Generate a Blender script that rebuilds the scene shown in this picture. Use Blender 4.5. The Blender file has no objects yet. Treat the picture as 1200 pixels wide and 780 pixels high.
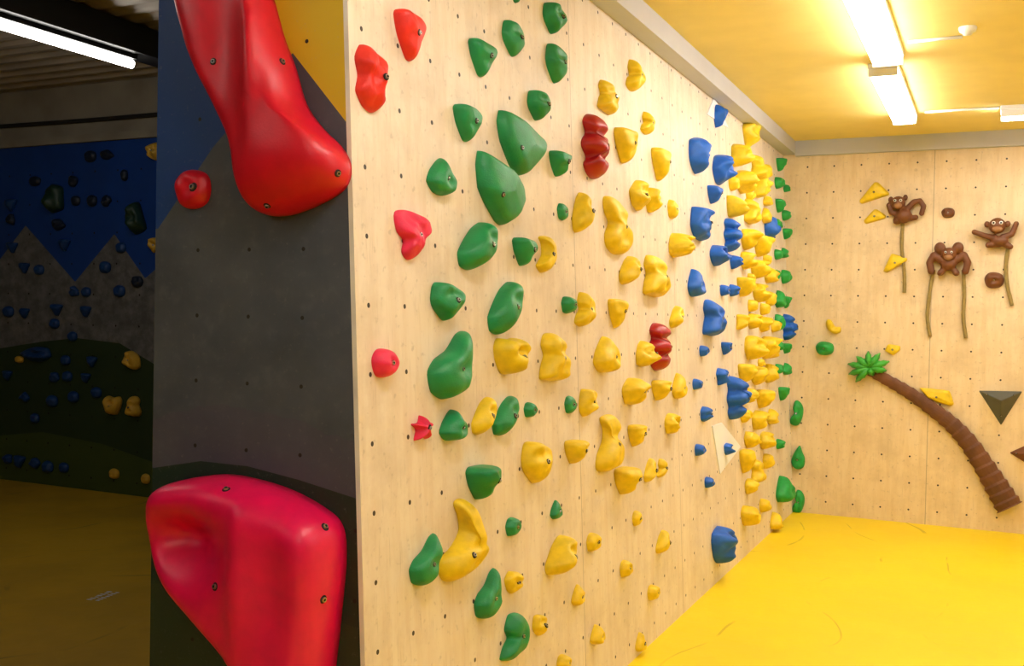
import bpy, math, random
from mathutils import Vector, Matrix, noise
from mathutils.bvhtree import BVHTree

scene = bpy.context.scene
try:
    scene.view_settings.view_transform = 'Standard'
    scene.view_settings.look = 'None'
except Exception:
    pass

# ------------------------------------------------------------------ camera
F = 1200.0
EYE = 1.5
yaw, pitch, roll = math.atan(565/F), math.radians(1.0), 0.02
f0 = Vector((-math.sin(yaw), math.cos(yaw), 0)); r0 = Vector((math.cos(yaw), math.sin(yaw), 0)); u0 = Vector((0, 0, 1))
fw = (f0*math.cos(pitch) - u0*math.sin(pitch)).normalized()
up1 = (u0*math.cos(pitch) + f0*math.sin(pitch)).normalized()
right = r0*math.cos(roll) + up1*math.sin(roll)
up = up1*math.cos(roll) - r0*math.sin(roll)
CAM = Vector((0, 0, EYE))
cd = bpy.data.cameras.new("camera"); cd.sensor_width = 36; cd.lens = 36*F/1200; cd.clip_start = 0.05
cam = bpy.data.objects.new("camera", cd); scene.collection.objects.link(cam)
M = Matrix.Identity(4)
for i in range(3):
    M[i][0] = right[i]; M[i][1] = up[i]; M[i][2] = -fw[i]; M[i][3] = CAM[i]
cam.matrix_world = M
scene.camera = cam

def ray(px, py):
    return (fw + right*((px-600)/F) + up*((390-py)/F)).normalized()
def proj(P):
    d = P-CAM; z = d.dot(fw)
    return (600+F*d.dot(right)/z, 390-F*d.dot(up)/z)

class Plane:
    def __init__(s, O, U, V):
        s.O = Vector(O); s.U = Vector(U).normalized(); s.V = Vector(V).normalized(); s.N = s.U.cross(s.V).normalized()
        m = Matrix.Identity(4)
        for i in range(3):
            m[i][0] = s.U[i]; m[i][1] = s.V[i]; m[i][2] = s.N[i]; m[i][3] = s.O[i]
        s.M = m
    def hit(s, px, py):
        r = ray(px, py); t = (s.O-CAM).dot(s.N)/r.dot(s.N)
        return CAM + r*t
    def uv(s, px, py):
        d = s.hit(px, py)-s.O
        return d.dot(s.U), d.dot(s.V)
    def frame(s, C):
        m = s.M.copy()
        for i in range(3): m[i][3] = C[i]
        return m
def on_z(px, py, z):
    r = ray(px, py); return CAM + r*((z-EYE)/r.z)

K = 0.052
XF = -1.394; YC = 2.19; YB = 8.22; YL = 6.1; XL = -2.15
CEIL = 2.90; CEILL = 3.32; WTOP = 2.80
WOOD = Plane((XF, YC, 0), (0, 1, 0), (-K, 0, 1))
PANEL = Plane((XL, YC, 0), (1, 0, 0), (0, 0, 1))
BACK = Plane((-1.6, YB, 0), (1, 0, 0), (0, 0, 1))
LEFT = Plane((-9.5, YL, 0), (1, 0, 0), (0, 0, 1))

# ------------------------------------------------------------------ helpers
def link(o): scene.collection.objects.link(o); return o
def mesh_obj(name, verts, faces, mats=(), smooth=False, mw=None, fm=None):
    me = bpy.data.meshes.new(name); me.from_pydata([tuple(v) for v in verts], [], faces); me.update()
    for m in mats: me.materials.append(m)
    if smooth: me.polygons.foreach_set("use_smooth", [True]*len(me.polygons))
    if fm: me.polygons.foreach_set("material_index", fm)
    o = bpy.data.objects.new(name, me)
    if mw is not None: o.matrix_world = mw
    return link(o)
BF = [(0,3,2,1),(4,5,6,7),(0,1,5,4),(1,2,6,5),(2,3,7,6),(3,0,4,7)]
def box(name, lo, hi, mat, mw=None, bevel=0, seg=3):
    x0,y0,z0 = lo; x1,y1,z1 = hi
    v = [(x0,y0,z0),(x1,y0,z0),(x1,y1,z0),(x0,y1,z0),(x0,y0,z1),(x1,y0,z1),(x1,y1,z1),(x0,y1,z1)]
    o = mesh_obj(name, v, BF, [mat], mw=mw)
    if bevel:
        b = o.modifiers.new("bevel", 'BEVEL'); b.width = bevel; b.segments = seg
    return o
def struct(o): o["kind"] = "structure"; return o
def tag(o, label, cat, group=None):
    o["label"] = label; o["category"] = cat
    if group: o["group"] = group
def child(o, p):
    mw = o.matrix_world.copy(); o.parent = p; o.matrix_parent_inverse = Matrix.Identity(4)
    o.matrix_local = p.matrix_world.inverted() @ mw
    return o

def newmat(name, col=(.5,.5,.5), rough=.5, metal=0, spec=None):
    m = bpy.data.materials.new(name); m.use_nodes = True
    b = m.node_tree.nodes["Principled BSDF"]
    b.inputs["Base Color"].default_value = (*col, 1); b.inputs["Roughness"].default_value = rough; b.inputs["Metallic"].default_value = metal
    if spec is not None: b.inputs["Specular IOR Level"].default_value = spec
    return m, m.node_tree, b
def math_n(nt, op, a, b=None, c=None):
    n = nt.nodes.new("ShaderNodeMath"); n.operation = op
    for i, x in enumerate((a, b, c)):
        if x is None: continue
        if isinstance(x, (int, float)): n.inputs[i].default_value = x
        else: nt.links.new(x, n.inputs[i])
    return n.outputs[0]
def mix(nt, fac, a, b, bt='MIX'):
    n = nt.nodes.new("ShaderNodeMix"); n.data_type = 'RGBA'; n.blend_type = bt
    for s, x in ((0, fac), (6, a), (7, b)):
        if isinstance(x, (int, float)): n.inputs[s].default_value = x
        elif isinstance(x, tuple): n.inputs[s].default_value = (*x, 1)
        else: nt.links.new(x, n.inputs[s])
    return n.outputs[2]
def noise_n(nt, vec, scale, detail=3, rough=.5):
    n = nt.nodes.new("ShaderNodeTexNoise"); n.inputs["Scale"].default_value = scale
    n.inputs["Detail"].default_value = detail; n.inputs["Roughness"].default_value = rough
    if vec: nt.links.new(vec, n.inputs["Vector"])
    return n.outputs["Fac"]
def ramp01(nt, x, lo, hi):
    n = nt.nodes.new("ShaderNodeMapRange"); nt.links.new(x, n.inputs[0])
    n.inputs[1].default_value = lo; n.inputs[2].default_value = hi; n.clamp = True
    return n.outputs[0]
def bump(nt, b, h, strength, dist=.002):
    n = nt.nodes.new("ShaderNodeBump"); n.inputs["Strength"].default_value = strength; n.inputs["Distance"].default_value = dist
    nt.links.new(h, n.inputs["Height"]); nt.links.new(n.outputs[0], b.inputs["Normal"])
def coords(nt, scale=(1,1,1)):
    tc = nt.nodes.new("ShaderNodeTexCoord"); mp = nt.nodes.new("ShaderNodeMapping"); mp.inputs["Scale"].default_value = scale
    nt.links.new(tc.outputs["Object"], mp.inputs["Vector"]); return tc.outputs["Object"], mp.outputs[0]
def dots(nt, co, gu, gv, ou, ov, r):
    sx = nt.nodes.new("ShaderNodeSeparateXYZ"); nt.links.new(co, sx.inputs[0])
    def fr(c, g, o):
        a = math_n(nt, 'SUBTRACT', c, o - g/2); a = math_n(nt, 'DIVIDE', a, g); a = math_n(nt, 'FRACT', a)
        a = math_n(nt, 'SUBTRACT', a, .5); a = math_n(nt, 'MULTIPLY', a, g); return math_n(nt, 'POWER', math_n(nt, 'ABSOLUTE', a), 2)
    d = math_n(nt, 'SQRT', math_n(nt, 'ADD', fr(sx.outputs[0], gu, ou), fr(sx.outputs[1], gv, ov)))
    return math_n(nt, 'LESS_THAN', d, r), sx
def polyfun(nt, x, pts, vmax):
    lo, hi = pts[0][0], pts[-1][0]
    mr = ramp01(nt, x, lo, hi)
    cr = nt.nodes.new("ShaderNodeValToRGB"); cr.color_ramp.interpolation = 'LINEAR'
    el = cr.color_ramp.elements
    while len(el) < len(pts): el.new(.5)
    for i, (px_, py_) in enumerate(pts):
        el[i].position = (px_-lo)/(hi-lo)
    for i, (px_, py_) in enumerate(pts):
        c = py_/vmax; el[i].color = (c, c, c, 1)
    nt.links.new(mr, cr.inputs[0])
    return math_n(nt, 'MULTIPLY', cr.outputs[0], vmax)

def wood_mat(name, base, dark, grid, off, seams):
    m, nt, b = newmat(name, base, .5)
    co, g = coords(nt, (9, 1.1, 1))
    n1 = noise_n(nt, g, 2.2, 6, .62)
    n2 = noise_n(nt, co, 2.6, 6, .7)
    c = mix(nt, ramp01(nt, n1, .42, .70), base, dark)
    c = mix(nt, math_n(nt, 'MULTIPLY', ramp01(nt, n2, .46, .66), .65), c, tuple(x*.82 for x in dark))
    n3 = noise_n(nt, co, 38, 3)
    c = mix(nt, math_n(nt, 'MULTIPLY', ramp01(nt, n3, .62, .72), .4), c, tuple(x*.55 for x in dark))
    co2, g2 = coords(nt, (30, 2.5, 1))
    n4 = noise_n(nt, g2, 3.0, 4, .6)
    c = mix(nt, math_n(nt, 'MULTIPLY', ramp01(nt, n4, .58, .70), .4), c, tuple(x*.7 for x in dark))
    d, sx = dots(nt, co, grid, grid, off[0], off[1], .0068)
    c = mix(nt, d, c, (.03, .02, .012))
    for s in seams:
        a = math_n(nt, 'ABSOLUTE', math_n(nt, 'SUBTRACT', sx.outputs[0], s))
        c = mix(nt, math_n(nt, 'MULTIPLY', math_n(nt, 'LESS_THAN', a, .003), .6), c, tuple(x*.4 for x in dark))
    nt.links.new(c, b.inputs["Base Color"])
    bump(nt, b, n1, .15)
    return m

def plain(name, col, rough=.5, ns=60, bs=.25, var=.12, metal=0):
    m, nt, b = newmat(name, col, rough, metal)
    co, _ = coords(nt)
    n = noise_n(nt, co, ns, 3)
    n2 = noise_n(nt, co, ns*.12, 3)
    c = mix(nt, ramp01(nt, n2, .35, .7), col, tuple(x*(1-var*1.6) for x in col))
    nt.links.new(c, b.inputs["Base Color"])
    if bs: bump(nt, b, n, bs)
    return m

def emis(name, col, s):
    m = bpy.data.materials.new(name); m.use_nodes = True; nt = m.node_tree
    b = nt.nodes["Principled BSDF"]; b.inputs["Base Color"].default_value = (.9,.9,.9,1)
    b.inputs["Emission Color"].default_value = (*col, 1); b.inputs["Emission Strength"].default_value = s
    return m

# ------------------------------------------------------------------ materials
su = [WOOD.uv(676, 390)[0], WOOD.uv(792, 390)[0], WOOD.uv(857, 390)[0], WOOD.uv(900, 390)[0]]
M_WOOD = wood_mat("birch_plywood", (.82,.72,.60), (.74,.61,.475), .18, (.06, .08), su)
bu = BACK.uv(1090, 390)[0]
M_WOODB = wood_mat("birch_plywood_bounce_tint", (.84,.68,.46), (.77,.59,.35), .2, (.05, .1), [bu, bu+1.25, bu+2.5])  # same birch, with yellow bounce light put into a more orange colour
M_EDGE = plain("plywood_edge", (.88,.84,.78), .6)
M_RED = plain("red_resin", (.78,.022,.012), .5, 220, .35)
M_REDV = plain("red_fibreglass", (.66,.003,.022), .38, 160, .2, .08)
M_REDW = plain("magenta_red_fibreglass", (.80,.002,.085), .36, 160, .2, .08)
M_PINK = plain("pinkish_red_resin", (.82,.015,.085), .5, 220, .35)
M_DRED = plain("dark_red_resin", (.42,.004,.010), .38, 200, .3)
M_GREEN = plain("green_resin", (.003,.27,.085), .45, 220, .5)
M_GREEN2 = plain("bright_green_resin", (.008,.36,.06), .5, 220, .4)
M_YEL = plain("yellow_resin", (.88,.62,.012), .5, 220, .35)
M_BLUE = plain("blue_resin", (.003,.12,.62), .5, 220, .35)
M_BROWN = plain("brown_resin", (.17,.055,.016), .5, 120, .4)
M_TRUNK = plain("palm_trunk_brown", (.17,.062,.022), .6, 60, .6, .25)
M_TAN = plain("tan_resin", (.36,.17,.07), .5)
M_PALM = plain("palm_leaf_green", (.06,.45,.05), .5)
M_GREYV = plain("dark_grey_volume", (.10,.105,.085), .6, 90, .4)
M_ROPE = plain("olive_rope", (.34,.25,.08), .9, 300, .8)
M_WHITE = plain("white_paint", (.88,.90,.95), .5, 30, .05, .03)
M_TRIM = plain("grey_white_trim", (.52,.53,.59), .5, 30, .05, .05)
M_STEEL = newmat("bolt_steel", (.45,.43,.40), .35, 1)[0]
M_HOLE = newmat("bolt_recess", (.012,.01,.01), .8)[0]
M_DKBLUE = plain("dark_blue_resin", (.003,.05,.22), .5)  # deeper blue tone for the left wall holds
M_DKGRN = plain("dark_green_resin", (.010,.045,.028), .5)  # very dark green for the two big left wall holds
M_DKNAVY = plain("navy_resin", (.006,.016,.045), .5)  # near-black navy for small left wall holds
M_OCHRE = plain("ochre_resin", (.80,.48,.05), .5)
M_CEIL = plain("yellow_ceiling_paint", (.87,.71,.24), .7, 40, .05, .04)
M_DARK = plain("dark_steel", (.02,.02,.02), .5)
M_CORR = plain("galvanised_sheet", (.46,.40,.33), .5, 20, .05, .2)
M_BAND = plain("grey_plaster", (.36,.33,.27), .8, 20, .1, .2)
M_TUBE = emis("lamp_diffuser_glow", (1,.975,.925), 28)
M_TUBEL = emis("tube_glow", (1,.96,.88), 19.0)
M_CORE = plain("wall_backing", (.05,.05,.06), .8)

def floor_mat(name, col, dark):
    m, nt, b = newmat(name, col, .5)
    co, g = coords(nt, (1, 1, 1))
    n1 = noise_n(nt, co, 1.2, 4, .6)
    c = mix(nt, ramp01(nt, n1, .4, .75), col, dark)
    tc, g2 = coords(nt, (2.2, 9, 1))
    n2 = noise_n(nt, g2, 3.0, 6, .7)
    c = mix(nt, math_n(nt, 'MULTIPLY', ramp01(nt, n2, .66, .74), .3), c, tuple(x*.6 for x in dark))
    w = nt.nodes.new("ShaderNodeTexWave"); w.inputs["Scale"].default_value=.55; w.inputs["Distortion"].default_value=14; w.inputs["Detail"].default_value=2; w.inputs["Detail Scale"].default_value=.8
    nt.links.new(co, w.inputs["Vector"])
    sc = math_n(nt, 'MULTIPLY', math_n(nt, 'GREATER_THAN', w.outputs["Fac"], .9985), ramp01(nt, noise_n(nt, co, 2.3, 2), .5, .6))
    c = mix(nt, math_n(nt, 'MULTIPLY', sc, .5), c, tuple(x*.45 for x in dark))
    nt.links.new(c, b.inputs["Base Color"])
    n3 = noise_n(nt, co, 3, 4, .6); bump(nt, b, n3, .5, .02)
    return m
M_FLOOR = floor_mat("yellow_vinyl_mat", (.95,.70,.002), (.90,.64,.002))
M_FLOORL = floor_mat("yellow_vinyl_mat_dimmed", (.70,.43,.02), (.48,.29,.015))  # same yellow mat; the left room's dim light is put into the colour

def panel_mat():
    m, nt, b = newmat("painted_mountain_panel", (.05,.05,.06), .55)
    off = PANEL.uv(232, 293)
    co, _ = coords(nt)
    d, sx = dots(nt, co, .178, .18, off[0], off[1], .0055)
    u, v = sx.outputs[0], sx.outputs[1]
    n = noise_n(nt, co, 3.5, 5, .6)
    n2 = noise_n(nt, co, 14, 5, .65)
    P = lambda x, y: PANEL.uv(x, y)
    yb = P(275, 60)[0]
    c = mix(nt, math_n(nt, 'GREATER_THAN', u, yb), (.005,.045,.24), (.66,.46,.010))
    pts = [P(185, 268), P(250, 172), P(343, 62), P(405, 142), P(430, 170)]
    mh = polyfun(nt, u, pts, 3.0)
    grey = mix(nt, ramp01(nt, n, .35, .7), (.052,.063,.088), (.090,.105,.138))
    grey = mix(nt, math_n(nt, 'MULTIPLY', ramp01(nt, n2, .55, .8), .5), grey, (.125,.14,.17))
    c = mix(nt, math_n(nt, 'LESS_THAN', v, mh), c, grey)
    gh = polyfun(nt, u, [P(180, 548), P(235, 540), P(290, 546), P(350, 562), P(430, 588)], 3.0)
    ph = math_n(nt, 'ADD', gh, .09)
    ph = math_n(nt, 'ADD', ph, math_n(nt, 'MULTIPLY', n, .12))
    c = mix(nt, math_n(nt, 'MULTIPLY', math_n(nt, 'LESS_THAN', v, ph), .45), c, (.075,.065,.11))
    c = mix(nt, math_n(nt, 'LESS_THAN', v, gh), c, (.006,.026,.017))
    lh = math_n(nt, 'SUBTRACT', gh, .33)
    c = mix(nt, math_n(nt, 'LESS_THAN', v, lh), c, (.016,.036,.019))
    c = mix(nt, d, c, (.003,.003,.003))
    c = mix(nt, math_n(nt, 'MULTIPLY', ramp01(nt, noise_n(nt, co, 60, 4, .7), .60, .72), .18), c, (.3,.3,.3))
    nt.links.new(c, b.inputs["Base Color"])
    bump(nt, b, n2, .15)
    return m
def leftwall_mat():
    m, nt, b = newmat("painted_landscape_wall", (.05,.05,.06), .6)
    co, _ = coords(nt)
    d, sx = dots(nt, co, .25, .25, .1, .1, .008)
    u, v = sx.outputs[0], sx.outputs[1]
    n = noise_n(nt, co, 2, 5, .6)
    P = lambda x, y: LEFT.uv(x, y)
    c = mix(nt, ramp01(nt, n, .3, .7), (.003,.06,.38), (.003,.045,.28))
    mh = polyfun(nt, u, [P(-60, 310), P(-20, 330), P(30, 264), P(88, 330), P(134, 274), P(170, 326), P(200, 300), P(260, 250)], 3.0)
    grey = mix(nt, ramp01(nt, noise_n(nt, co, 9, 5, .7), .4, .65), (.11,.115,.13), (.21,.215,.23))
    c = mix(nt, math_n(nt, 'LESS_THAN', v, mh), c, grey)
    gh = polyfun(nt, u, [P(-60, 410), P(0, 408), P(50, 400), P(90, 396), P(140, 402), P(190, 432), P(260, 450)], 3.0)
    c = mix(nt, math_n(nt, 'LESS_THAN', v, gh), c, (.022,.050,.018))
    lh = polyfun(nt, u, [P(-60, 525), P(0, 510), P(50, 506), P(120, 520), P(190, 545), P(260, 560)], 3.0)
    c = mix(nt, math_n(nt, 'LESS_THAN', v, lh), c, (.055,.092,.018))
    c = mix(nt, d, c, (.004,.004,.004))
    nt.links.new(c, b.inputs["Base Color"])
    return m
M_PANEL = panel_mat(); M_LWALL = leftwall_mat()

# ------------------------------------------------------------------ room shell
def xs(z): return XF - K*z
TH = .014
L = YB-YC
vt = WTOP*math.sqrt(1+K*K)
w = box("wall_right_side", (0, 0, -TH), (L, vt, 0), M_WOOD, WOOD.M); struct(w)
w.data.materials.append(M_EDGE)
w.data.polygons[5].material_index = 1
pts = [(0,0),(xs(0)-TH-.0005-XL,0),(xs(CEILL)-TH-.0005-XL,CEILL),(0,CEILL)]
vv = [(x,y,0) for x,y in pts]+[(x,y,-.018) for x,y in pts]
wp = mesh_obj("wall_front", vv, [(0,1,2,3),(7,6,5,4),(0,4,5,1),(1,5,6,2),(2,6,7,3),(3,7,4,0)], [M_PANEL], mw=PANEL.M); struct(wp)
y0, y1 = YC+.019, YB-.001
v = [(XL, y0, 0),(xs(0)-TH-.001, y0, 0),(xs(0)-TH-.001, y1, 0),(XL, y1, 0),
     (XL, y0, CEILL),(xs(CEILL)-TH-.001, y0, CEILL),(xs(CEILL)-TH-.001, y1, CEILL),(XL, y1, CEILL)]
struct(mesh_obj("wall_core", v, BF, [M_CORE]))
struct(box("wall_back", (0, 0, -.02), (5.1, 2.80, 0), M_WOODB, BACK.M))
struct(box("wall_back_upper", (-1.6, YB+.001, 2.80), (3.5, YB+.03, CEIL), M_TRIM))
struct(box("wall_left_back", (0, 0, -.05), (XL+9.5, 2.86, 0), M_LWALL, LEFT.M))
struct(box("wall_left_upper", (-9.5, YL+.03, 2.86), (XL, YL+.08, CEILL), M_BAND))
struct(box("floor", (XF-.1, -3.5, -.05), (3.5, YB+.02, 0), M_FLOOR))
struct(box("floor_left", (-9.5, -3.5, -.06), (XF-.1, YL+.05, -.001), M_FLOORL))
struct(box("ceiling", (xs(CEIL)-TH, -3.5, CEIL), (3.5, YB+.03, CEIL+.05), M_CEIL))
struct(box("wall_far_side", (3.5, -3.5, 0), (3.55, YB+.03, CEIL), M_WOODB))
struct(box("wall_behind", (-9.5, -3.55, 0), (3.5, -3.5, CEILL), M_BAND))
struct(box("wall_far_left", (-9.55, -3.5, 0), (-9.5, YL, CEILL), M_BAND))
struct(box("trim_1", (xs(WTOP)-.01, YC, WTOP), (-1.44, YB, CEIL), M_TRIM))
struct(box("trim_2", (-1.44, YB-.05, 2.785), (3.5, YB, CEIL), M_TRIM))
struct(box("trim_3", (xs(CEIL)-.05, -3.5, CEIL), (xs(CEIL), YC, CEILL), M_TRIM))
struct(box("trim_4", (-9.5, YL-.03, 2.84), (XL, YL+.03, 2.90), M_BAND))
vs=[];fs=[]
ny=300
for i in range(ny+1):
    y=-3.5+(YL+.1+3.5)*i/ny
    ph=(y/.16)%1; z=CEILL+ (.035 if ph<.35 else (.035*(1-(ph-.35)/.15) if ph<.5 else (0 if ph<.85 else .035*(ph-.85)/.15)))
    vs += [(-9.5,y,z),(xs(CEILL),y,z)]
for i in range(ny): a=2*i; fs.append((a,a+1,a+3,a+2))
struct(mesh_obj("ceiling_left", vs, fs, [M_CORR]))

# ------------------------------------------------------------------ generic shapes
def smooth_outline(pts, n, sharp=0.0):
    m = len(pts); out = []
    for i in range(n):
        t = i*m/n; k = int(t); f = t-k
        p0,p1,p2,p3 = [Vector((pts[(k+j)%m][0], pts[(k+j)%m][1])) for j in (-1,0,1,2)]
        a = .5*((2*p1)+(-p0+p2)*f+(2*p0-5*p1+4*p2-p3)*f*f+(-p0+3*p1-3*p2+p3)*f**3)
        out.append(a*(1-sharp)+(p1*(1-f)+p2*f)*sharp)
    return out
def norm_outline(o):
    x0=min(p.x for p in o);x1=max(p.x for p in o);y0=min(p.y for p in o);y1=max(p.y for p in o)
    return [Vector(((p.x-(x0+x1)/2)*2/(x1-x0),(p.y-(y0+y1)/2)*2/(y1-y0))) for p in o]
def rot(o, deg):
    c,s = math.cos(math.radians(deg)), math.sin(math.radians(deg))
    return [Vector((p.x*c-p.y*s, p.x*s+p.y*c)) for p in o]
def rnd_pts(rg, n=8, amp=.2):
    ph=rg.random()*6.28
    return [((1-amp*rg.random()*1.4)*math.cos(ph+2*math.pi*i/n+rg.uniform(-.18,.18)), (1-amp*rg.random()*1.4)*math.sin(ph+2*math.pi*i/n+rg.uniform(-.18,.18))) for i in range(n)]

KINDS = {
 'tri':  dict(pts=[(-1,.72),(-.75,1),(.2,.98),(.88,.88),(1,.6),(.72,0),(.22,-.9),(0,-1),(-.25,-.9),(-.8,-.05)], c=(0,.25), a=7, b=.5, lean=.2, dents=[(0,-.15,.8,.30,-.12)], facet=.45, word="rounded triangular"),
 'tri2': dict(pts=[(-.85,.75),(-.6,1),(.1,.92),(.88,.55),(1,.3),(.75,-.4),(.2,-1),(-.15,-1),(-.85,-.35),(-1,.1)], c=(-.1,.1), a=7, b=.5, lean=.12, dents=[(-.2,.35,.5,.25,-.2)], facet=.45, word="five-sided rounded"),
 'drop': dict(pts=[(.2,1),(.55,.5),(.95,-.1),(.8,-.75),(.2,-1),(-.5,-.9),(-.95,-.4),(-.7,.2),(-.2,.75)], c=(0,-.3), a=5, b=.5, lean=-.15, dents=[(.1,-.25,.35,.25,-.22)], facet=.3, word="teardrop-shaped"),
 'leaf': dict(pts=[(.9,1),(1,.5),(.7,-.1),(.2,-.7),(-.4,-1),(-.9,-.85),(-1,-.35),(-.6,.2),(-.1,.7),(.45,1)], c=(.05,0), a=3.6, b=.55, lean=0, dents=[(.25,.3,.3,.25,-.25),(-.3,-.45,.3,.25,.12)], facet=.2, word="elongated leaf-shaped"),
 'pear': dict(pts=[(.95,.95),(1,.6),(.8,.1),(.65,-.4),(.3,-.85),(-.3,-1),(-.85,-.75),(-1,-.2),(-.65,.15),(0,.4),(.55,.85)], c=(0,-.25), a=5, b=.5, lean=-.1, dents=[(.1,-.1,.35,.25,-.25)], facet=.3, word="pear-shaped"),
 'round':dict(pts=[(-1,.2),(-.6,.9),(.1,1),(.8,.7),(1,0),(.8,-.7),(.1,-1),(-.7,-.8)], c=(0,0), a=3, b=.6, lean=0, dents=[(0,.0,.35,.35,-.15)], word="small rounded"),
 'jug':  dict(pts=[(-1,.5),(-.7,1),(0,.85),(.7,1),(1,.55),(.85,-.2),(.5,-.85),(0,-1),(-.5,-.85),(-.9,-.2)], c=(0,-.05), a=4, b=.55, lean=0, dents=[(0,.25,.38,.26,-.6)], word="scooped jug"),
 'lump': dict(rand=(9,.24), c=(0,0), a=3.6, b=.5, lean=0, dents=[(.1,.15,.35,.3,-.40),(-.4,-.4,.3,.3,.2),(.4,.6,.3,.25,.15)], noise=.32, facet=.3, word="lumpy irregular"),
 'knob': dict(rand=(7,.34), c=(0,.05), a=3.4, b=.5, lean=.2, dents=[(.1,.0,.45,.22,-.3)], noise=.3, facet=.3, word="knobbly"),
 'tall': dict(pts=[(-.5,1),(.3,1),(.75,.6),(.6,.2),(.8,-.15),(1,-.6),(.6,-1),(-.3,-.95),(-1,-.85),(-.85,-.3),(-.6,.1),(-.8,.55)], c=(0,-.1), a=3, b=.5, lean=-.15, dents=[(0,.25,.5,.18,-.25),(.1,-.5,.3,.2,-.2)], noise=.2, word="tall waisted"),
 'stack':dict(pts=[(-.3,1),(.5,.95),(.8,.6),(.55,.38),(1,.1),(.95,-.15),(.6,-.36),(.85,-.7),(.3,-1),(-.4,-.95),(-.85,-.65),(-.55,-.4),(-1,-.1),(-.9,.15),(-.55,.38),(-.8,.7)], c=(0,0), a=2.8, b=.5, lean=0, dents=[(0,.37,1,.10,-.38),(0,-.37,1,.10,-.38)], word="stacked three-lobed"),
 'bean': dict(pts=[(-.2,1),(.5,.9),(1,.4),(.9,-.3),(.4,-.9),(-.4,-1),(-1,-.75),(-.75,-.3),(-.35,0),(-.55,.45)], c=(.2,0), a=2.8, b=.55, lean=0, dents=[(.2,.1,.3,.3,-.2)], word="bean-shaped"),
 'star': dict(pts=[(0,1),(.25,.4),(1,.35),(.5,-.1),(.7,-1),(0,-.55),(-.7,-.95),(-.5,-.1),(-1,.4),(-.25,.45)], c=(0,0), a=2.4, b=.6, lean=0, word="star-shaped"),
 'crag': dict(pts=[(-.6,.95),(.1,1),(.8,.75),(1,.2),(.75,-.2),(.9,-.6),(.2,-1),(-.5,-.9),(-1,-.5),(-.8,.0),(-1,.5)], c=(0,0), a=4, b=.5, lean=0, noise=.35, facet=.4, word="craggy"),
}
rnd = random.Random(7)
rndf = random.Random(21)

def bolt_mesh():
    prof = [(0,.2,0),(.35,.2,0),(.38,.55,0),(.62,.55,0),(.66,.1,0),(.98,.1,1),(1.1,0,1),(1.1,-.3,1)]
    n=16; v=[];f=[];fm=[]
    for r,z,_ in prof:
        for j in range(n):
            a=2*math.pi*j/n; v.append((r*math.cos(a),r*math.sin(a),z))
    for i in range(len(prof)-1):
        for j in range(n):
            f.append((i*n+j,i*n+(j+1)%n,(i+1)*n+(j+1)%n,(i+1)*n+j)[::-1])
            fm.append(1 if i in (0,1,4,5,6) else 0)
    me=bpy.data.meshes.new("bolt"); me.from_pydata(v,[],f); me.materials.append(M_STEEL); me.materials.append(M_HOLE)
    me.polygons.foreach_set("material_index",fm); me.update(); return me
BOLT = bolt_mesh()

def add_bolt(o, bvh, x, y, r=.007):
    hit = bvh.ray_cast(Vector((x,y,2)), Vector((0,0,-1)))
    if hit[0] is None: return
    p, nn = hit[0], hit[1]
    if nn.z < 0: nn = -nn
    q = nn.to_track_quat('Z','Y')
    b = bpy.data.objects.new("bolt", BOLT)
    b.parent = o
    b.matrix_local = Matrix.Translation(p) @ q.to_matrix().to_4x4() @ Matrix.Diagonal((r,r,r,1))
    link(b)

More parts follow.
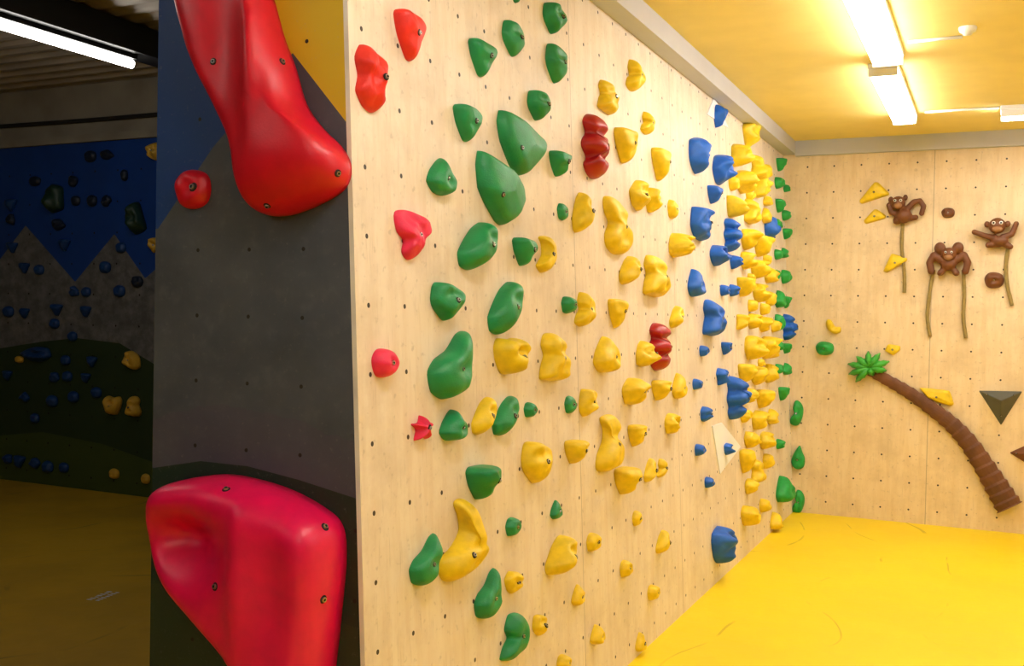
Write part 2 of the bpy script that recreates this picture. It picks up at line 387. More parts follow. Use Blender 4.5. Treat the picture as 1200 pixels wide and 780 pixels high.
def hold(plane, px, py, w, h, kind='round', mat=None, r=0, depth=.36, bolt=True, poly=None, name="climbing_hold", flip=False,
         nseg=48, rings=16, seed=None, pabs=None, params=None, bolts=None, maxw=1.3, br=.0085, noise_amp=None, sharp=0.0):
    k = dict(KINDS[kind]) if kind in KINDS else {}
    if params: k.update(params)
    if poly:
        xsb=[p[0] for p in poly]; ysb=[p[1] for p in poly]
        px=(min(xsb)+max(xsb))/2; py=(min(ysb)+max(ysb))/2; w=max(xsb)-min(xsb); h=max(ysb)-min(ysb)
        pts=[((a-px),-(b_-py)) for a,b_ in poly]
        o=smooth_outline(pts, nseg, sharp)
    elif 'rand' in k:
        o=smooth_outline(rnd_pts(rnd,*k['rand']), nseg, .35)
    else:
        o=smooth_outline(k['pts'], nseg, sharp)
        if flip: o=[Vector((-p.x,p.y)) for p in o]
        if r: o=rot(o, r)
    o=norm_outline(o)
    seed = seed if seed is not None else rnd.random()*100
    hm=(plane.hit(px,py-h/2)-plane.hit(px,py+h/2)).length
    p = pabs if pabs else depth*hm
    C=plane.hit(px,py)
    def shift(p):
        a=proj(C); b=proj(C+plane.N*p); return b[0]-a[0], b[1]-a[1]
    s,sy=shift(p)
    base=max(w-.65*abs(s), .35*w)
    wm=(plane.hit(px+base/2,py)-plane.hit(px-base/2,py)).length
    if wm>maxw*hm and not poly and not pabs:
        wm=maxw*hm
        bp=base*wm/((plane.hit(px+base/2,py)-plane.hit(px-base/2,py)).length)
        p=min(.75*hm, p*(w-bp)/max(.65*abs(s),1e-3)); s,sy=shift(p)
    C=plane.hit(px-.35*s, py-.4*sy)
    cx,cy=k.get('c',(0,0))
    if flip: cx=-cx
    A,B=k.get('a',3),k.get('b',.6); lean=k.get('lean',0); dents=k.get('dents',[])
    na = noise_amp if noise_amp is not None else k.get('noise',.14)
    fc = k.get('facet',0)
    a0 = rndf.random()*6.28
    fa = [(math.cos(a0+t_), math.sin(a0+t_), rndf.uniform(-.05,.08)) for t_ in (0, 1.9+rndf.uniform(-.2,.2), 4.1+rndf.uniform(-.3,.3))]
    v=[];f=[]
    for i in range(rings+1):
        rho=math.sin(i/rings*math.pi/2)
        if i==rings: rho=1
        for j in range(nseg):
            q=o[j]; x=cx*(1-rho)+q.x*rho; y=cy*(1-rho)+q.y*rho
            z=max(0,1-rho**A)**B
            g=1+lean*y
            if fc: g+= fc*(.25+min(c_-(x*ax+y*ay) for ax,ay,c_ in fa)*.9)
            for (dx,dy,sx_,sy_,am) in dents:
                g+=am*math.exp(-((x-dx)/sx_)**2-((y-dy)/sy_)**2)
            g+=na*noise.noise(Vector((x*1.6+seed,y*1.6,seed*.7)))*1.6
            g=max(g,.25)
            X=x*wm/2; Y=y*hm/2; Z=p*z*g
            if kind in ('crag','lump'):
                Z+=p*.13*noise.noise(Vector((x*4+seed,y*4,0)))*(1-rho**4)
            if i==0 and j>0: continue
            v.append((X,Y,Z-.0005 if i<rings else -.002))
    def idx(i,j): return 0 if i==0 else 1+(i-1)*nseg+(j%nseg)
    for j in range(nseg): f.append((0,idx(1,j),idx(1,j+1)))
    for i in range(1,rings):
        for j in range(nseg): f.append((idx(i,j),idx(i+1,j),idx(i+1,j+1),idx(i,j+1)))
    f.append(tuple(idx(rings,j) for j in range(nseg-1,-1,-1)))
    ob=mesh_obj(name,v,f,[mat],True,plane.frame(C))
    ob.data.polygons[-1].use_smooth=False
    if bolt or bolts:
        bvh=BVHTree.FromPolygons([Vector(a) for a in v], f)
        if bolts:
            for bx,by in bolts:
                mi=ob.matrix_world.inverted(); oo=mi@CAM; dd=(mi.to_3x3()@ray(bx,by)).normalized()
                hit=bvh.ray_cast(oo,dd)
                if hit[0] is not None: add_bolt(ob,bvh,hit[0].x,hit[0].y,br)
        else:
            add_bolt(ob,bvh,cx*.5*wm/2,(cy*.5)*hm/2, min(br, .13*hm))
    return ob

def tube(name, pts, radii, mat, n=12, ridges=0, flat=None, caps=True, sub=8, fr=.6, per=5.):
    P=[]; R=[]
    m=len(pts)
    for i in range(m-1):
        for s_ in range(sub):
            t=s_/sub
            p0=pts[max(i-1,0)];p1=pts[i];p2=pts[i+1];p3=pts[min(i+2,m-1)]
            P.append(.5*((2*p1)+(-p0+p2)*t+(2*p0-5*p1+4*p2-p3)*t*t+(-p0+3*p1-3*p2+p3)*t**3)); R.append(radii[i]*(1-t)+radii[i+1]*t)
    P.append(pts[-1]);R.append(radii[-1])
    v=[];f=[]
    for i,p in enumerate(P):
        T=(P[min(i+1,len(P)-1)]-P[max(i-1,0)]).normalized()
        ref=flat if flat is not None else (Vector((0,0,1)) if abs(T.z)<.9 else Vector((0,1,0)))
        B=T.cross(ref).normalized(); Nn=B.cross(T).normalized()
        rr=R[i]*(1+ (ridges*(1-((i/per)%1)) if ridges else 0))
        for j in range(n):
            a=2*math.pi*j/n; v.append(p+B*rr*math.cos(a)+Nn*rr*math.sin(a)*(fr if flat is not None else 1))
    for i in range(len(P)-1):
        for j in range(n): f.append((i*n+j,i*n+(j+1)%n,(i+1)*n+(j+1)%n,(i+1)*n+j))
    f.append(tuple(range(n-1,-1,-1))); f.append(tuple((len(P)-1)*n+j for j in range(n)))
    return mesh_obj(name,v,f,[mat],ridges<.15)

# ------------------------------------------------------------------ holds: plywood wall
GW="climbing holds on the plywood wall"
def lab(o, colour, kind, extra="bolted to the plywood wall"):
    tag(o, f"{colour} {KINDS[kind]['word']} climbing hold {extra}", "climbing hold", GW)

greens=[(650,22,26,32,'tri2'),(603,46,28,38,'tri2'),(566,69,32,40,'tri'),(653,75,26,42,'tri2'),(605,-1,14,8,'round'),
(632,124,27,32,'tri2'),(549,145,34,40,'tri'),(656,192,24,28,'tri'),(518,206,36,44,'drop'),(660,248,14,20,'round'),
(562,287,50,58,'leaf'),(615,295,28,32,'tri'),(525,353,40,44,'tri2'),(594,360,44,62,'leaf'),(667,357,18,20,'round'),
(531,427,58,78,'pear'),(532,498,34,36,'drop'),(594,487,34,44,'leaf'),(622,480,16,18,'round'),(669,474,15,21,'round'),
(567,565,40,40,'tri'),(602,617,19,22,'round'),(652,597,15,22,'drop'),(500,657,40,54,'pear'),(573,697,34,52,'pear'),(604,745,36,52,'bean')]
for (x,y,w_,h_,k) in greens:
    o=hold(WOOD,x,y,w_,h_,k,M_GREEN,sharp=.45,noise_amp=.08); lab(o,"green",k)
o=hold(WOOD,0,0,0,0,'tri',M_GREEN,poly=[(588,139),(594,138),(615,145),(640,156),(643,162),(636,178),(618,201),(610,205),(600,196),(588,172),(585,152)],depth=.30,bolts=[(612,173)],params=dict(a=9,b=.5,lean=0,c=(0,.1),dents=[]),sharp=.7,noise_amp=.05)
tag(o,"large green faceted triangular climbing hold on plywood wall","climbing hold",GW)
o=hold(WOOD,0,0,0,0,'tri',M_GREEN,poly=[(563,184),(569,185),(592,196),(617,210),(620,216),(619,232),(603,254),(592,262),(584,258),(570,240),(562,225),(560,200)],depth=.30,bolts=[(590,228)],params=dict(a=9,b=.5,lean=0,c=(0,0),dents=[]),sharp=.7,noise_amp=.05)
tag(o,"large green four-sided climbing hold on plywood wall","climbing hold",GW)

yel=[(713,113,25,36,'tall'),(744,88,21,36,'bean'),(759,144,17,26,'bean'),(734,171,27,38,'tri'),(775,193,22,36,'tri'),
(682,248,23,48,'leaf'),(750,228,24,36,'lump'),(766,235,20,28,'knob'),(789,245,13,22,'round'),(796,287,25,28,'lump'),
(738,316,25,34,'leaf'),(769,323,31,48,'tall'),(686,362,26,40,'bean'),(724,367,22,34,'tri'),(793,371,17,26,'leaf'),
(600,417,41,42,'jug'),(651,418,38,56,'tall'),(711,415,31,42,'drop'),(757,414,23,30,'lump'),(743,459,27,32,'knob'),
(774,457,20,24,'tri'),(796,452,17,30,'drop'),(691,471,25,32,'knob'),(568,487,31,42,'leaf'),(746,510,20,26,'tri'),
(788,496,18,24,'lump'),(675,529,27,28,'tri'),(630,541,37,50,'tri2'),(734,563,27,32,'tri'),(762,551,15,26,'leaf'),(776,548,13,22,'bean'),
(747,607,12,18,'round'),(696,635,17,22,'round'),(777,635,17,24,'leaf'),(658,651,37,40,'leaf'),(734,666,15,20,'round'),
(603,682,23,28,'knob'),(678,697,17,24,'drop'),(766,694,14,18,'round'),(633,732,18,26,'tri2'),(700,743,17,22,'drop'),
(751,752,13,22,'drop'),(661,776,20,18,'round')]
for i,(x,y,w_,h_,k) in enumerate(yel):
    o=hold(WOOD,x,y,w_,h_,k,M_YEL,depth=.4,sharp=.25); lab(o,"yellow",k)
o=hold(WOOD,0,0,0,0,'tall',M_YEL,poly=[(708,234),(722,232),(734,240),(730,252),(733,264),(742,275),(738,293),(722,297),(710,290),(708,276),(714,262),(708,250)],depth=.25)
tag(o,"large yellow wavy climbing hold on plywood wall","climbing hold",GW)
o=hold(WOOD,0,0,0,0,'tall',M_YEL,poly=[(706,488),(722,486),(728,494),(722,508),(728,518),(733,532),(728,547),(712,551),(698,546),(699,530),(708,516),(710,502)],depth=.28)
tag(o,"large yellow boot-shaped climbing hold on plywood wall","climbing hold",GW)
o=hold(WOOD,0,0,0,0,'bean',M_YEL,poly=[(539,588),(550,585),(564,598),(570,618),(569,638),(575,652),(564,668),(545,676),(524,675),(515,662),(518,646),(532,638),(545,624),(545,606)],depth=.30,params=dict(c=(.25,-.35),dents=[(.1,-.2,.3,.12,-.25),(.2,-.62,.3,.12,-.2)]),bolts=[(556,650)])
tag(o,"large yellow horn-shaped climbing hold on plywood wall","climbing hold",GW)
o=hold(WOOD,0,0,0,0,'bean',M_YEL,poly=[(634,278),(646,276),(654,286),(654,302),(648,314),(636,319),(628,312),(632,306),(638,298),(638,286)],depth=.36,params=dict(c=(.25,0)))
tag(o,"yellow crescent climbing hold bolted to the plywood wall","climbing hold",GW)

blue=[(843,136,13,26,'knob'),(820,181,24,42,'lump'),(847,198,23,34,'knob'),(837,228,15,20,'tri'),(822,261,25,38,'lump'),(858,275,19,38,'stack'),
(903,267,14,28,'lump'),(842,299,21,24,'lump'),(862,307,13,16,'knob'),(815,331,18,32,'drop'),(849,340,11,13,'round'),(860,340,11,14,'round'),
(836,372,25,42,'tall'),(825,411,12,13,'round'),(851,408,11,15,'tri'),(847,441,15,20,'lump'),(817,450,13,13,'round'),(828,485,14,18,'knob'),
(863,466,19,50,'stack'),(853,526,19,14,'lump'),(820,527,12,14,'round'),(831,565,11,13,'round'),(848,638,27,42,'lump'),(924,383,12,30,'stack')]
for (x,y,w_,h_,k) in blue:
    o=hold(WOOD,x,y,w_,h_,k,M_BLUE,depth=.45); lab(o,"blue",k)

o=hold(WOOD,482,43,38,54,'tri',M_RED,depth=.3,sharp=.3); lab(o,"orange-red",'tri')
o=hold(WOOD,437,92,40,76,'crag',M_RED,depth=.25,sharp=.4); lab(o,"orange-red",'crag')
o=hold(WOOD,699,171,34,73,'stack',M_DRED,depth=.3); lab(o,"dark red",'stack')
o=hold(WOOD,485,274,46,57,'lump',M_PINK,depth=.3,poly=[(463,252),(478,247),(494,250),(505,254),(508,268),(498,280),(492,298),(480,304),(472,296),(474,282),(465,272)]); lab(o,"bright pinkish red",'lump')
o=hold(WOOD,453,425,34,34,'round',M_PINK,depth=.35); lab(o,"bright pinkish red",'round')
o=hold(WOOD,496,501,28,29,'star',M_PINK,depth=.4); lab(o,"pinkish red",'star')
o=hold(WOOD,774,406,27,55,'stack',M_DRED,depth=.34); lab(o,"dark red",'stack')

col=[(881,158,20,32,'knob'),(868,182,22,26,'lump'),(889,196,18,28,'tall'),(873,212,22,26,'lump'),(893,220,18,22,'knob'),(862,242,22,24,'lump'),
(881,247,18,28,'tall'),(898,252,11,18,'drop'),(878,280,22,24,'knob'),(893,288,18,24,'tri'),(876,305,17,20,'lump'),(889,315,18,22,'lump'),(903,322,14,18,'drop'),
(873,336,20,22,'tri'),(891,343,20,22,'lump'),(903,350,12,18,'round'),(870,377,16,18,'knob'),(883,376,15,18,'lump'),(896,380,15,18,'knob'),(909,382,12,14,'round'),
(884,407,24,28,'lump'),(902,407,20,26,'lump'),(874,437,18,22,'tri'),(889,440,18,22,'knob'),(904,437,16,22,'lump'),(878,463,18,18,'lump'),(895,467,18,22,'tri'),
(874,487,16,16,'knob'),(890,492,18,22,'lump'),(905,488,12,18,'drop'),(880,515,20,20,'knob'),(898,516,16,20,'lump'),(875,540,16,28,'tri'),(888,552,16,28,'tall'),(880,570,14,18,'knob'),(900,540,12,18,'round'),
(878,604,20,24,'lump'),(896,592,12,16,'round'),(909,610,13,20,'drop'),(879,229,11,12,'round'),(880,325,10,10,'round'),(882,358,13,14,'round'),(896,362,12,14,'round'),(899,304,12,12,'round'),(892,425,12,10,'round'),(899,235,10,12,'drop'),(899,200,10,16,'drop'),(860,215,12,16,'round')]
for (x,y,w_,h_,k) in col:
    o=hold(WOOD,x,y,w_,h_,k,M_YEL,depth=.5,bolt=False,nseg=28,rings=8,maxw=1.35); lab(o,"yellow",k,"in a dense cluster on plywood")
gs=[(915,193,10,14),(913,214,11,13),(923,220,10,10),(914,241,10,15),(921,252,10,12),(911,262,10,12),(922,274,9,12),(912,298,9,12),(919,296,8,12),(908,323,10,14),(921,324,11,16),(914,350,12,20),(922,354,8,14),
(913,378,9,20),(912,404,11,13),(922,408,9,12),(913,432,10,12),(922,432,9,14),(918,461,11,16),(914,520,9,12),(919,573,19,30)]
for i,(x,y,w_,h_) in enumerate(gs):
    k=['tri','round','drop'][i%3]
    o=hold(WOOD,min(x,922),y,w_,h_,k,M_GREEN2,depth=.5,bolt=False,nseg=28,rings=7,maxw=1.4); lab(o,"small green",k,"near the wall corner")
for poly_ in ([(836,114),(853,150),(828,134)],[(845,495),(867,523),(843,555),(834,499)]):
    pts=[WOOD.hit(a,b_) for a,b_ in poly_]
    C=sum(pts,Vector())/len(pts); loc=[(( p-C).dot(WOOD.U),(p-C).dot(WOOD.V)) for p in pts]
    n_=len(loc)
    v=[(a,b_,.0) for a,b_ in loc]+[(a,b_,.006) for a,b_ in loc]
    f=[tuple(range(n_))[::-1],tuple(range(n_,2*n_))]+[(i,(i+1)%n_,n_+(i+1)%n_,n_+i) for i in range(n_)]
    o=mesh_obj("triangular_plate",v,f,[M_WHITE],mw=WOOD.frame(C)); tag(o,"flat white triangular plate mounted on plywood wall","climbing volume","white plates on the plywood wall")

# ------------------------------------------------------------------ painted panel: red volumes
GP="red holds on the painted panel"
o=hold(PANEL,0,0,0,0,None,M_REDV,poly=[(190,-40),(230,-60),(290,-50),(308,-5),(322,40),(338,80),(352,122),(372,150),(396,174),(407,196),(401,220),(370,238),(332,249),(302,246),(288,224),(280,190),(270,160),(248,118),(222,70),(204,25)],
   pabs=.115,nseg=110,rings=26,params=dict(c=(.05,-.1),a=6,b=.45,lean=-.05,noise=.03,dents=[(-.22,.25,.24,.6,-.24),(.45,-.6,.40,.22,.10),(.15,.2,.10,.5,.16),(-.05,-.45,.2,.3,-.10)]),bolts=[(250,72),(331,72),(396,203),(313,241)],br=.009,name="climbing_volume")
tag(o,"large red curved fibreglass volume on dark painted panel","climbing volume",GP)
o=hold(PANEL,224,221,46,46,'round',M_REDV,depth=.35,bolts=[(226,219)],br=.012); tag(o,"round red climbing hold on dark painted panel","climbing hold",GP)
o=hold(PANEL,0,0,0,0,None,M_REDW,poly=[(164,605),(174,584),(205,573),(255,566),(320,574),(370,592),(392,610),(397,645),(393,700),(388,752),(380,800),(345,815),(308,795),(280,765),(240,730),(198,697),(172,664),(162,632)],
   pabs=.16,nseg=110,rings=28,params=dict(c=(.1,.05),a=9,b=.36,lean=.05,noise=.03,dents=[(-.50,.42,.36,.24,-.65),(-.25,.30,.3,.3,-.15),(.25,.30,.12,.8,.12),(.62,.2,.16,.6,-.10)]),bolts=[(381,617),(379,702),(252,687),(265,573)],br=.010,name="climbing_volume")
tag(o,"large magenta-red scooped fibreglass volume low on painted panel","climbing volume",GP)

# ------------------------------------------------------------------ back wall
GB="climbing holds on the far plywood wall"
def bh(x,y,w_,h_,k,mat,colr,bolt=True,**kw):
    o=hold(BACK,x,y,w_,h_,k,mat,depth=kw.pop('depth',.3),bolt=bolt,**kw); tag(o,f"{colr} {KINDS[k]['word']} climbing hold on far plywood wall","climbing hold",GB); return o
bh(966,408,23,16,'round',M_GREEN2,"green",depth=.6)
bh(1111,249,16,12,'round',M_BROWN,"brown",depth=.6)
bh(1165,328,23,19,'round',M_BROWN,"brown",depth=.5)
bh(933,484,17,30,'bean',M_GREEN2,"green"); bh(935,536,17,28,'drop',M_GREEN2,"green"); bh(935,588,16,28,'bean',M_GREEN2,"green")
for pl in ([(1024,213),(1029,213),(1042,226),(1041,229),(1010,238),(1007,234)],[(1024,245),(1028,245),(1038,252),(1037,256),(1015,262),(1012,258)],
           [(1044,297),(1048,297),(1063,302),(1062,306),(1040,319),(1035,317)],[(1041,403),(1055,405),(1055,410),(1047,416),(1037,411)],
           [(1077,455),(1112,457),(1118,472),(1114,475),(1098,471),(1086,466)]):
    o=hold(BACK,0,0,0,0,'tri',M_YEL,poly=pl,depth=.3,params=dict(a=8,b=.6,lean=0,c=(0,0),dents=[]),br=.007,sharp=.75,noise_amp=.03); tag(o,"yellow flat triangular climbing hold on far plywood wall","climbing hold",GB)
o=hold(BACK,0,0,0,0,'bean',M_YEL,poly=[(969,374),(974,375),(979,382),(986,383),(986,389),(978,391),(970,386),(967,379)],depth=.4,bolt=False,params=dict(c=(0,-.3))); tag(o,"yellow banana-shaped climbing hold on far plywood wall","climbing hold",GB)

def pyramid(poly, apex, ap_h, mat, lbl):
    C=BACK.hit(*apex); loc=[((BACK.hit(a,b_)-C).dot(BACK.U),(BACK.hit(a,b_)-C).dot(BACK.V)) for a,b_ in poly]
    n_=len(loc); v=[(a,b_,0) for a,b_ in loc]+[(0,0,ap_h)]
    f=[(i,(i+1)%n_,n_) for i in range(n_)]+[tuple(range(n_))[::-1]]
    o=mesh_obj("climbing_volume",v,f,[mat],mw=BACK.frame(C))
    bv=o.modifiers.new("bevel",'BEVEL'); bv.width=.006; bv.segments=2
    tag(o,lbl,"climbing volume",GB)
    bvh=BVHTree.FromPolygons([Vector(a) for a in v],f)
    for i in range(n_):
        a=loc[i]; add_bolt(o,bvh,a[0]*.6,a[1]*.6,.007)
    return o
pyramid([(1173,499),(1199,458),(1146,457)],(1173,468),.11,M_GREYV,"dark grey pyramid-shaped climbing volume on far plywood wall")
pyramid([(1210,548),(1222,512),(1182,530)],(1204,531),.09,M_BROWN,"brown triangular climbing volume on far plywood wall")

# palm tree
root=bpy.data.objects.new("palm_tree_hold",None); root.matrix_world=BACK.frame(BACK.hit(1183,592)); link(root)
tag(root,"brown palm tree climbing feature with green leaves","climbing hold")
sp=[(1020,434),(1042,446),(1066,460),(1092,478),(1116,497),(1136,519),(1154,546),(1170,572),(1183,593)]
rp=[5,5.6,6,6.7,7.5,8.4,9.4,10.8,12]
pts=[BACK.hit(a,b_)+BACK.N*(.56*r_/147+.003) for (a,b_),r_ in zip(sp,rp)]
t=tube("trunk",pts,[r_/147 for r_ in rp],M_TRUNK,18,ridges=.2,flat=BACK.N,sub=10,fr=.45,per=4.)
cc=(1020,430); v=[];f=[]
def frond(tip, wd):
    c=Vector(cc); tp=Vector(tip); d=tp-c; n_=Vector((-d.y,d.x)).normalized()
    base=len(v); ns=8
    for i in range(ns+1):
        t_=i/ns; ww=wd*math.sin(math.pi*min(1,.15+.85*t_))**.7*(1 if i%2==0 else .8)
        if i==ns: ww=.3
        p=c+d*t_
        hN=.075+.05*math.sin(math.pi*t_*.9)-.045*t_
        for s_,hh in ((-1,-.02),(0,.012),(1,-.02)):
            q=p+n_*ww*s_; v.append(BACK.hit(q.x,q.y)+BACK.N*(hN+hh))
    for i in range(ns):
        a=base+i*3; f.append((a,a+1,a+4,a+3)); f.append((a+1,a+2,a+5,a+4))
for tip in ((995,438),(994,426),(1004,417),(1018,411),(1032,413),(1043,423),(1040,434),(1003,447),(1024,440)): frond(tip,5)
lf=mesh_obj("leaves",v,f,[M_PALM],True); sm=lf.modifiers.new("solid",'SOLIDIFY'); sm.thickness=.012
bpy.context.view_layer.update()
child(t,root); child(lf,root)

# monkeys
def monkey(cx,cy,balls,chains,eyes,muzzle,ropes,lbl):
    C=BACK.hit(cx,cy); S=1/147.
    root=bpy.data.objects.new("monkey_hold",None); root.matrix_world=BACK.frame(C); link(root); tag(root,lbl,"climbing hold","monkey holds on the far wall")
    v=[];f=[]
    def sph(x,y,z,r_,sx=1,sy=1,sz=1):
        b=len(v); nr,ns=10,14
        for i in range(nr+1):
            th=math.pi*i/nr
            for j in range(ns):
                ph=2*math.pi*j/ns; v.append(((x+r_*sx*math.sin(th)*math.cos(ph))*S,(y+r_*sy*math.cos(th))*S,(z+r_*sz*math.sin(th)*math.sin(ph))*S))
        for i in range(nr):
            for j in range(ns): f.append((b+i*ns+j,b+i*ns+(j+1)%ns,b+(i+1)*ns+(j+1)%ns,b+(i+1)*ns+j))
    for bl in balls: sph(*bl)
    for ch in chains:
        for a,b_ in zip(ch[:-1],ch[1:]):
            for t_ in range(6):
                q=[a[i]+(b_[i]-a[i])*t_/5 for i in range(4)]; sph(*q)
    body=mesh_obj("body",v,f,[M_BROWN],True,BACK.frame(C))
    rm=body.modifiers.new("remesh",'REMESH'); rm.mode='VOXEL'; rm.voxel_size=.005; rm.use_smooth_shade=True
    s2=body.modifiers.new("smooth",'SMOOTH'); s2.factor=.5; s2.iterations=3
    parts=[body]
    def part(nm,lst,mat):
        nonlocal v,f
        for bl in lst:
            v=[];f=[]; sph(*bl); parts.append(mesh_obj(nm,v,f,[mat],True,BACK.frame(C)))
    part("muzzle",muzzle,M_TAN); part("eye",[(x,y,z,r_) for x,y,z,r_ in eyes],M_WHITE); part("pupil",[(x,y,z+r_*.75,r_*.5) for x,y,z,r_ in eyes],M_HOLE)
    for rp_ in ropes:
        pp=[BACK.hit(a,b_)+BACK.N*.014 for a,b_ in rp_]
        parts.append(tube("rope_limb",pp,[.0125]*len(pp),M_ROPE,8,ridges=.12))
    bpy.context.view_layer.update()
    for p_ in parts: child(p_,root)
monkey(1060,247,[(-6,8,9,7.5),(-14,12,6,3.6,.8,1,.6),(1,14,6,3.4,.8,1,.6),(0,-6,7,8.5,1,1,.8),(-7,-11,6,4.5)],
  [[(3,1,6,3.6),(10,9,7,3),(16,10,7,2.8),(20,4,7,2.8),(18,-4,7,2.8)],[(-4,-5,6,3.6),(-13,-2,6,3),(-16,6,6,2.8)],[(5,-9,6,3.4),(12,-8,6,3)]],
  [(-9,10,15.5,1.6),(-3,10,15.5,1.6)],[(-6,4.5,15,4,1.1,.8,.7)],[[(1058,262),(1057,290),(1060,320),(1060,343)]],"brown monkey-shaped climbing hold curled above one rope")
monkey(1112,304,[(0,5,9,7.5),(-9,12,7,6.5,.9,1,.8),(9,12,7,6.5,.9,1,.8),(0,-5,7,7.5,1.1,1,.8)],
  [[(-6,-2,6,4.5),(-15,4,7,4),(-19,-4,7,3.8),(-17,-13,7,3.8)],[(6,-2,6,4.5),(15,4,7,4),(19,-4,7,3.8),(17,-13,7,3.8)],[(-4,-10,6,3.4),(-8,-15,7,3.4)],[(4,-10,6,3.4),(8,-15,7,3.4)]],
  [(-3,7,15,1.4),(3,7,15,1.4)],[(0,1.5,15,4,1.1,.75,.6)],[[(1094,316),(1090,340),(1087,370),(1090,394)],[(1129,316),(1130,345),(1129,372),(1132,396)]],"brown monkey-shaped climbing hold with two hanging ropes")
monkey(1166,272,[(2,6,9,8.5),(-8,8,6,3.6,.8,1,.6),(12,8,6,3.6,.8,1,.6),(5,-10,7,7,1.2,.8,.8)],
  [[(0,-7,7,3.8),(-10,-4,7,3),(-20,0,7,2.8)],[(8,-6,7,3.8),(16,-3,7,3),(20,8,7,2.8)],[(4,-13,6,3.8),(-6,-14,7,3.2)],[(8,-12,6,3.8),(15,-16,7,3)]],
  [(-1.5,8.5,16,2),(5.5,8.5,16,2)],[(2,2,16,4.6,1.15,.65,.55)],[[(1182,286),(1179,308),(1180,332),(1186,358)]],"brown monkey-shaped climbing hold with wide eyes and rope tail")

# ------------------------------------------------------------------ left room holds
GL="climbing holds on the dim painted wall"
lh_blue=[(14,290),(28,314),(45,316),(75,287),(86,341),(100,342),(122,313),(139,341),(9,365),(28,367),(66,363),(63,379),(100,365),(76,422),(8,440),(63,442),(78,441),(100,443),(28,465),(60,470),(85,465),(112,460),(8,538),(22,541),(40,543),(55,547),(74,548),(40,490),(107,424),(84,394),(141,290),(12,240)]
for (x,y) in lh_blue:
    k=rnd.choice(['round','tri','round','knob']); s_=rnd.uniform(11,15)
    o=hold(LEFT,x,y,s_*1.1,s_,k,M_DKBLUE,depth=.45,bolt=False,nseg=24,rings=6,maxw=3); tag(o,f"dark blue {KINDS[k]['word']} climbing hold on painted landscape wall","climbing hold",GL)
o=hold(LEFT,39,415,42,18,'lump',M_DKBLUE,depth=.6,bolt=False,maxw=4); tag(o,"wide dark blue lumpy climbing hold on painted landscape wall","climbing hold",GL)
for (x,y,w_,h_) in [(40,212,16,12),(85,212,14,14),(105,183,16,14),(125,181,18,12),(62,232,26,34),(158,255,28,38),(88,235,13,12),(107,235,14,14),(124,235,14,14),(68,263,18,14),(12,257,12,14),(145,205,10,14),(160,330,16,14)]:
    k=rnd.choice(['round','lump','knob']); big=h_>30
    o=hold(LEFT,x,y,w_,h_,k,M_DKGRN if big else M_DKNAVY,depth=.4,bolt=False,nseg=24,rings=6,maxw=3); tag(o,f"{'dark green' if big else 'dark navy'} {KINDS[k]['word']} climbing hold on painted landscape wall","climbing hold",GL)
for (x,y,w_,h_,k) in [(181,177,22,22,'lump'),(181,287,18,18,'knob'),(153,422,24,22,'lump'),(131,475,24,22,'jug'),(156,476,20,24,'tall'),(133,555,14,12,'round'),(170,561,12,12,'round'),(22,421,12,8,'round')]:
    o=hold(LEFT,x,y,w_,h_,k,M_OCHRE,depth=.5,bolt=w_>17,nseg=28,rings=8,maxw=3); tag(o,f"ochre yellow {KINDS[k]['word']} climbing hold on painted landscape wall","climbing hold",GL)

# ------------------------------------------------------------------ lamps
def luminaire(name, x0, x1, y0, y1, z, glow, lbl, thick=.075):
    root=bpy.data.objects.new(name,None); root.location=((x0+x1)/2,(y0+y1)/2,z); link(root); tag(root,lbl,"ceiling light","ceiling lights")
    h=box("housing",(x0-.004,y0-.02,z-.028),(x1+.004,y1+.02,z-.0),M_WHITE,bevel=.005)
    d=box("diffuser",(x0+.004,y0,z-thick),(x1-.004,y1,z-.029),glow,bevel=.02,seg=1)
    c1=box("end_cap",(x0,y0-.019,z-thick+.004),(x1,y0-.001,z-.029),M_WHITE,bevel=.004)
    c2=box("end_cap",(x0,y1+.001,z-thick+.004),(x1,y1+.019,z-.029),M_WHITE,bevel=.004)
    bpy.context.view_layer.update()
    for p_ in (h,d,c1,c2): child(p_,root)
    return root
a=on_z(1040,70,CEIL-.04); b_=on_z(1060,140,CEIL-.04); b0=on_z(1040,80,CEIL-.04)
W=.075
LL="white linear fluorescent luminaire on the yellow ceiling"
luminaire("ceiling_light",a.x-W,a.x+W,a.y-1.5,a.y,CEIL,M_TUBE,LL)
luminaire("ceiling_light",b_.x-W,b_.x+W,b0.y+.05,b_.y,CEIL,M_TUBE,LL)
luminaire("ceiling_light",a.x-W,a.x+W,a.y-4.6,a.y-3.1,CEIL,M_TUBE,LL)  # added lamp out of view, lights the painted panel and near wall
luminaire("ceiling_light",a.x-W,a.x+W,a.y-7.2,a.y-5.7,CEIL,M_TUBE,LL)  # another added lamp behind the camera, unseen
luminaire("ceiling_light",1.9-W,1.9+W,1.5,3.0,CEIL,M_TUBE,LL)  # added second row out of view, brightens the right room
luminaire("ceiling_light",1.9-W,1.9+W,4.8,6.3,CEIL,M_TUBE,LL)  # second lamp of the added, unseen row
c=on_z(1173,134,CEIL-.04)
luminaire("ceiling_light",c.x,c.x+1.4,c.y-W,c.y+W,CEIL,M_TUBE,"white linear fluorescent luminaire set crosswise on the ceiling")

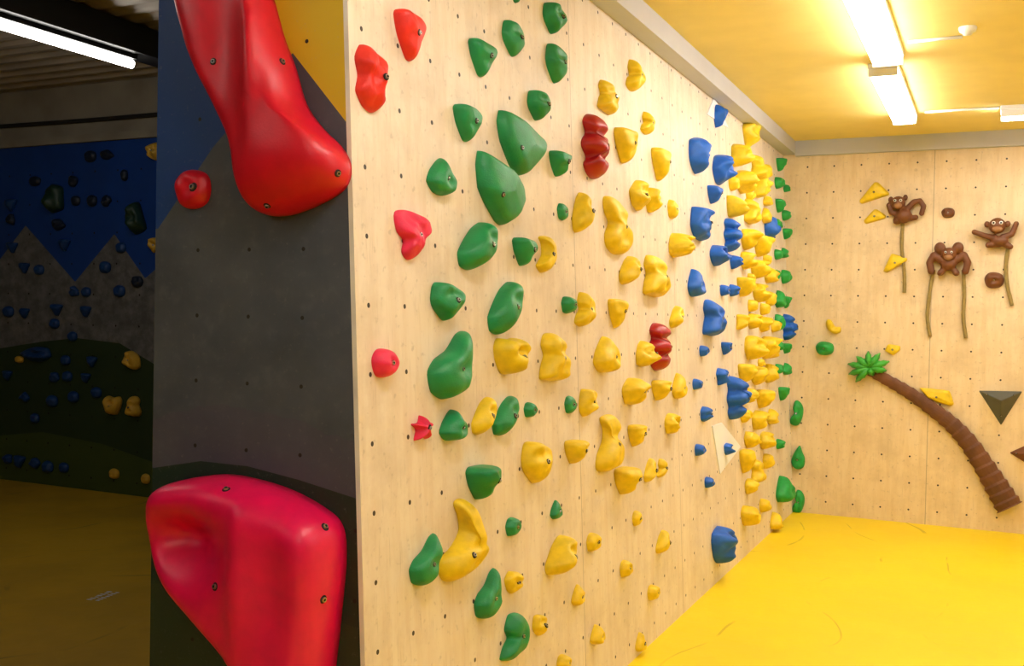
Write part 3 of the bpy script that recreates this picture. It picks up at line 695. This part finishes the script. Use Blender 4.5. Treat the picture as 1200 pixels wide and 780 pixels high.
def rod(name,p,q,r_,mat,lbl,cat):
    o=tube(name,[Vector(p),Vector(q)],[r_,r_],mat,10,sub=1); tag(o,lbl,cat); return o
p1=on_z(1064,50,CEIL-.012); p2=on_z(1128,46,CEIL-.012)
rod("cable_conduit",(p1.x,p1.y,CEIL-.008),(p2.x,p1.y,CEIL-.008),.008,M_WHITE,"thin white cable conduit along the yellow ceiling","conduit")
p1=on_z(1084,132,CEIL-.012); p2=on_z(1171,132,CEIL-.012)
rod("cable_conduit",(p1.x,p1.y,CEIL-.008),(p2.x,p1.y,CEIL-.008),.008,M_WHITE,"thin white cable conduit along the yellow ceiling","conduit")
p=on_z(1134,37,CEIL-.02)
v=[];f=[];pr=[(0,-.035),(.02,-.035),(.026,-.025),(.036,-.021),(.04,-.008),(.04,-.0)];n_=24
for r_,z in pr:
    for j in range(n_): v.append((r_*math.cos(2*math.pi*j/n_),r_*math.sin(2*math.pi*j/n_),z))
for i in range(len(pr)-1):
    for j in range(n_): f.append((i*n_+j,i*n_+(j+1)%n_,(i+1)*n_+(j+1)%n_,(i+1)*n_+j))
o=mesh_obj("smoke_detector",v,f,[M_WHITE],True); o.location=(p.x,p.y,CEIL); tag(o,"small round white smoke detector on yellow ceiling","smoke detector")

# left room: lamps, beam, pipe
zl=3.08
a=on_z(157,76,zl)
def tubelight(x,ya,yb):
    root=bpy.data.objects.new("tube_light",None); root.location=(x,(ya+yb)/2,CEILL); link(root); tag(root,"slim fluorescent tube light hanging below corrugated ceiling","ceiling light","ceiling lights in the dim room")
    tb=tube("tube",[Vector((x,ya,zl)),Vector((x,yb-.02,zl))],[.028,.028],M_TUBEL,12,sub=1)
    hs=box("housing",(x-.035,ya-.03,zl+.03),(x+.035,yb,zl+.075),M_DARK,bevel=.005)
    ps=[box("hanger",(x-.008,y_-.008,zl+.075),(x+.008,y_+.008,CEILL+.001),M_DARK) for y_ in (ya+.3,yb-.3)]
    bpy.context.view_layer.update()
    for p_ in [tb,hs]+ps: child(p_,root)
tubelight(a.x,a.y-1.9,a.y)
tubelight(a.x+1.6,a.y-5.6,a.y-3.7)  # added tube out of view, brightens the left room
tubelight(-3.1,-2.3,-.4)  # added tube behind the camera, frontal light for the painted panel
q=on_z(125,48,3.18)
o=box("roof_beam",(q.x-.10,-3.4,3.14),(q.x+.10,YL,3.32),M_DARK,bevel=.004); tag(o,"black steel roof beam under corrugated ceiling","beam")
o=tube("cable_pipe",[Vector((-9.4,YL+.010,3.06)),Vector((-6,YL+.010,3.02)),Vector((-2.2,YL+.010,3.08))],[.018]*3,M_DARK,10); tag(o,"dark cable pipe running along upper wall","pipe")
pc=on_z(123,698,0)
vs=[];fs=[]
for i in range(7):
    for rrow in range(2):
        x0=-.09+i*.026; wv=.016; y0=-.03+rrow*.045; hh=.03 if (i+rrow)%3 else .022
        b0_=len(vs); vs+=[(x0,y0,.0),(x0+wv,y0,.0),(x0+wv,y0+hh,.0),(x0,y0+hh,.0)]; fs.append((b0_,b0_+1,b0_+2,b0_+3))
o=mesh_obj("mat_print",vs,fs,[M_WHITE]); o.location=(pc.x,pc.y,.0006); o.rotation_euler=(0,0,math.radians(100)); tag(o,"faded white printed mark on darkened yellow mat","printed mark")

wd=bpy.data.worlds.new("world"); scene.world=wd; wd.use_nodes=True
wd.node_tree.nodes["Background"].inputs[0].default_value=(.9,.85,.75,1); wd.node_tree.nodes["Background"].inputs[1].default_value=.05
